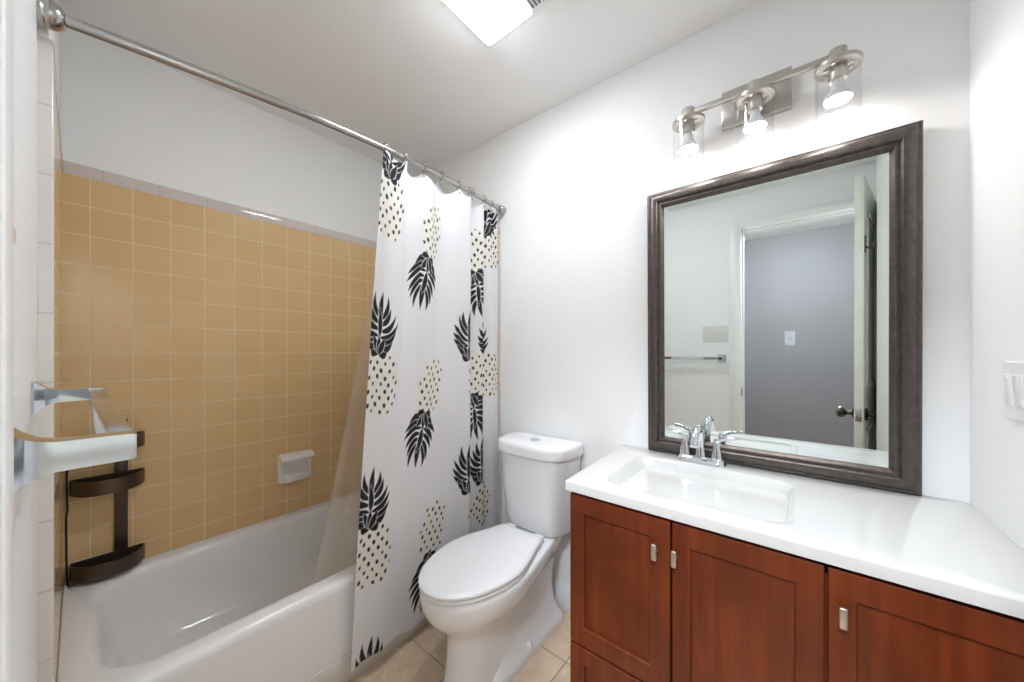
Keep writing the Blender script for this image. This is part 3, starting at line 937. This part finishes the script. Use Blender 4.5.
b = new(); lathe(b, [(0, 0), (0.021, 0), (0.021, 0.003), (0.015, 0.004), (0.012, 0.001), (0, 0.001)], (-0.235, 1.19, CZ - 0.1185)); obj('drain', b, M['chrome'], ct)

# ------------------------------------------------------------------ faucet
FX, FY, FZ = -0.275, 1.402, CZ
fa = empty('faucet', (FX, FY, FZ), 'chrome two-handle faucet behind the sink in front of the mirror', 'faucet')
b = new()
loft(b, [rrect(FX - 0.080, FX + 0.080, FY - 0.027, FY + 0.027, FZ, 0.026, 8), rrect(FX - 0.080, FX + 0.080, FY - 0.027, FY + 0.027, FZ + 0.004, 0.026, 8), rrect(FX - 0.074, FX + 0.074, FY - 0.021, FY + 0.021, FZ + 0.018, 0.0205, 8), rrect(FX - 0.068, FX + 0.068, FY - 0.015, FY + 0.015, FZ + 0.022, 0.0145, 8)])
obj('base', b, M['chrome'], fa)
b = new()
lathe(b, [(0.019, 0.020), (0.0165, 0.04), (0.0125, 0.07)], (FX, FY, FZ))
sp = spline([(FX, FY, FZ + 0.055), (FX, FY - 0.002, FZ + 0.095), (FX, FY - 0.018, FZ + 0.122), (FX, FY - 0.048, FZ + 0.128), (FX, FY - 0.082, FZ + 0.112), (FX, FY - 0.108, FZ + 0.078)], 7)
nn = len(sp)
tube(b, sp, [0.0145 - 0.0030 * i / nn for i in range(nn)], 16)
obj('spout', b, M['chrome'], fa, smooth=60)
for sx in (-1, 1):
    hx = FX + sx * 0.051
    b = new()
    lathe(b, [(0.019, 0.020), (0.0185, 0.028), (0.0125, 0.066), (0.0105, 0.080), (0.007, 0.086), (0, 0.088)], (hx, FY, FZ))
    sp = spline([(hx - sx * 0.005, FY, FZ + 0.080), (hx + sx * 0.010, FY - 0.002, FZ + 0.089), (hx + sx * 0.036, FY - 0.006, FZ + 0.098), (hx + sx * 0.064, FY - 0.010, FZ + 0.101)], 7)
    nn = len(sp)
    tube(b, sp, [0.0095 - 0.0042 * i / nn for i in range(nn)], 12)
    obj('lever_handle', b, M['chrome'], fa, smooth=60)

# ------------------------------------------------------------------ framed mirror
MX0, MX1, MH = -0.474, 0.2575, 1.018
mi = empty('mirror', ((MX0 + MX1) / 2, YM - 0.002, CZ + 0.0012), 'large rectangular mirror with a dark bronze moulded frame above the countertop', 'mirror', rot=(math.radians(0.65), 0, 0))
hw = (MX1 - MX0) / 2
prof = [(0.0, 0.0), (0.0, 0.016), (0.003, 0.020), (0.009, 0.021), (0.012, 0.0255), (0.019, 0.0305), (0.029, 0.0325), (0.038, 0.030), (0.0425, 0.0245), (0.0435, 0.0215), (0.047, 0.021), (0.0485, 0.024), (0.053, 0.0245), (0.0555, 0.0205), (0.060, 0.0165), (0.0625, 0.010)]


def rect_ring(i, d):
    return [Vector((-hw + i, -d, i)), Vector((hw - i, -d, i)), Vector((hw - i, -d, MH - i)), Vector((-hw + i, -d, MH - i))]


b = new(); loft(b, [rect_ring(i, d) for i, d in prof], False, False)
obj('frame', b, M['frame'], mi, local=True, smooth=28)
b = new(); loft(b, [rect_ring(0.058, 0.003), rect_ring(0.058, 0.0098), rect_ring(0.0600, 0.0099), rect_ring(0.0865, 0.0109)])
obj('glass', b, M['mirror'], mi, local=True, smooth=0)

# ------------------------------------------------------------------ vanity light bar
LXC, LZ, LY = -0.112, 2.052, YM - 0.095
vl = empty('wall_lamp', (LXC, YM, 2.07), 'brushed nickel wall lamp with three lit bulbs in clear glass above the mirror', 'lamp')
b = new(); box(b, (LXC - 0.104, YM - 0.022, 2.012), (LXC + 0.092, YM, 2.142), 0.002); obj('back_plate', b, M['nickel'], vl)
b = new(); box(b, (LXC - 0.215, LY - 0.008, 2.062), (LXC + 0.215, LY + 0.008, 2.078), 0.001)
for x in (LXC - 0.055, LXC + 0.045): box(b, (x - 0.007, LY + 0.006, 2.063), (x + 0.007, YM - 0.02, 2.077), 0.001)
obj('bar', b, M['nickel'], vl)
for x in (LXC - 0.196, LXC, LXC + 0.196):
    b = new()                                    # flat ring that carries the glass, joined by a cross arm
    lathe(b, [(0.050, 0), (0.052, 0.002), (0.052, 0.011), (0.050, 0.013), (0.036, 0.013), (0.034, 0.011), (0.034, 0.002), (0.036, 0), (0.050, 0)], (x, LY, 2.032), seg=36, cap=False)
    box(b, (x - 0.052, LY - 0.007, 2.0325), (x + 0.052, LY + 0.007, 2.0445), 0.001)
    obj('shade_ring', b, M['nickel'], vl)
    b = new(); lathe(b, [(0, 0.0), (0.0195, 0.0), (0.0205, 0.002), (0.0205, 0.042), (0.021, 0.044), (0.021, 0.085), (0.019, 0.088), (0, 0.088)], (x, LY, 1.998), seg=28); obj('socket', b, M['satin'], vl)
    b = new(); lathe(b, [(0, 0), (0.013, 0), (0.0135, -0.016), (0.0145, -0.020), (0.025, -0.038), (0.031, -0.048), (0.0315, -0.054), (0.0305, -0.055)], (x, LY, 1.998), seg=28, cap=False)
    bu = obj('bulb', b, M['bulb'], vl)
    b = new(); lathe(b, [(0.0303, -0.0548), (0.028, -0.0575), (0.015, -0.060), (0, -0.0605)], (x, LY, 1.998), seg=28); obj('bulb_face', b, M['bulb_on'], bu, label='lit bulb face')
    b = new(); lathe(b, [(0.0495, 0.0), (0.0495, 0.128), (0.0470, 0.128), (0.0470, 0.0), (0.0495, 0.0)], (x, LY, 1.9045), seg=40, cap=False); obj('glass_shade', b, M['glass'], vl, label='clear glass cylinder')

# ------------------------------------------------------------------ ceiling fan light
cf = empty('ceiling_light', (-0.75, 0.85, ZC), 'white square ceiling light with a slotted vent strip, brightly lit', 'ceiling light')
fx0, fx1, fy0, fy1 = -0.942, -0.600, 0.67, 1.012
b = new()
loft(b, [rrect(fx0, fx1, fy0, fy1, ZC, 0.012, 5), rrect(fx0, fx1, fy0, fy1, ZC - 0.008, 0.012, 5), rrect(fx0 + 0.012, fx1 - 0.012, fy0 + 0.012, fy1 - 0.012, ZC - 0.020, 0.012, 5), rrect(fx0 + 0.03, fx1 - 0.03, fy0 + 0.03, fy1 - 0.03, ZC - 0.022, 0.012, 5)])
obj('housing', b, M['trim'], cf)
b = new()
loft(b, [rrect(fx0 + 0.013, fx0 + 0.222, fy0 + 0.013, fy1 - 0.013, ZC - 0.019, 0.008, 5), rrect(fx0 + 0.016, fx0 + 0.219, fy0 + 0.016, fy1 - 0.016, ZC - 0.024, 0.01, 5), rrect(fx0 + 0.05, fx0 + 0.185, fy0 + 0.05, fy1 - 0.05, ZC - 0.036, 0.03, 5)])
obj('lens', b, M['lens_on'], cf, label='lit white lens')
b = new()
for k in range(5):
    x = fx0 + 0.234 + k * 0.014
    box(b, (x, fy0 + 0.03, ZC - 0.0245), (x + 0.006, fy1 - 0.03, ZC - 0.0215), 0.0005)
obj('vent_slot', b, M['dark'], cf, label='dark vent slots')

# ------------------------------------------------------------------ switches
def switch(name, loc, rot, gangs, label, rocker=True, m='switch', th=0.0065):
    """local: x across, z up, y out of the wall (negative = into the room)"""
    r = empty(name, loc, label, 'light switch', rot=rot)
    w = 0.046 * gangs + 0.026
    b = new(); loft(b, [[Vector((p.x, -d, p.y)) for p in rrect(-w / 2 + i, w / 2 - i, -0.060 + i, 0.060 - i, 0, 0.006, 4)] for i, d in ((0, -0.004), (0, th * 0.45), (0.003, th))])
    obj('plate', b, M[m], r, local=True)
    for k in range(gangs):
        x = (k - (gangs - 1) / 2) * 0.046
        b = new()
        if rocker:
            loft(b, [[Vector((p.x, -d - (0.0022 * (p.y / 0.033) if d > 0.007 else 0), p.y)) for p in rrect(x - 0.0165 + i, x + 0.0165 - i, -0.0335 + i, 0.0335 - i, 0, 0.002, 3)] for i, d in ((0, 0.004), (0, 0.0085), (0.0015, 0.0098))])
            box(b, (x - 0.005, -0.0125, 0.023), (x + 0.005, -0.0105, 0.026)); box(b, (x - 0.006, -0.009, -0.027), (x + 0.006, -0.0075, -0.022))
            obj('rocker', b, M[m], r, local=True)
        else:
            loft(b, [[Vector((x + sx * a, -d, 0.004 + sz * c)) for sx, sz in ((-1, -1), (1, -1), (1, 1), (-1, 1))] for a, c, d in ((0.0052, 0.012, th * 0.8), (0.005, 0.011, th + 0.001), (0.0035, 0.005, th + 0.004))])
            obj('toggle', b, M[m], r, local=True)
    return r


switch('light_switch', (XR, 1.193, 1.143), (0, 0, -PI / 2), 2, 'white double rocker light switch on the right wall above the countertop')
switch('light_switch', (-0.478, ywall(-0.478), 1.318), (0, 0, PI), 3, 'almond triple toggle light switch beside the doorway, seen in the mirror', False, 'plate', 0.003)
hs = switch('light_switch', (-0.085, -1.95, 1.29), (0, 0, PI), 1, 'white single light switch on the hall wall, seen through the doorway in the mirror', False, 'plate_grey')
hs.scale = (1.3, 1.0, 1.3)

# ------------------------------------------------------------------ added unseen hall lamp (fill light for the room through the doorway)
HX, HY = -0.05, -0.62
hl = empty('hall_fill_lamp', (HX, HY, ZC), 'round white semi-flush fill lamp added out of view in the hall outside the doorway', 'ceiling lamp')
b = new(); lathe(b, [(0, 0), (0.07, 0), (0.07, -0.015), (0.012, -0.02), (0.012, -0.03), (0.15, -0.034), (0.15, -0.045), (0, -0.045)], (HX, HY, ZC), seg=36); obj('base', b, M['trim'], hl)
b = new(); lathe(b, [(0.148, -0.045), (0.150, -0.08), (0.140, -0.12), (0.10, -0.15), (0, -0.16)], (HX, HY, ZC), seg=36); obj('diffuser', b, M['hall_fill_on'], hl, label='lit white diffuser of the added fill lamp')
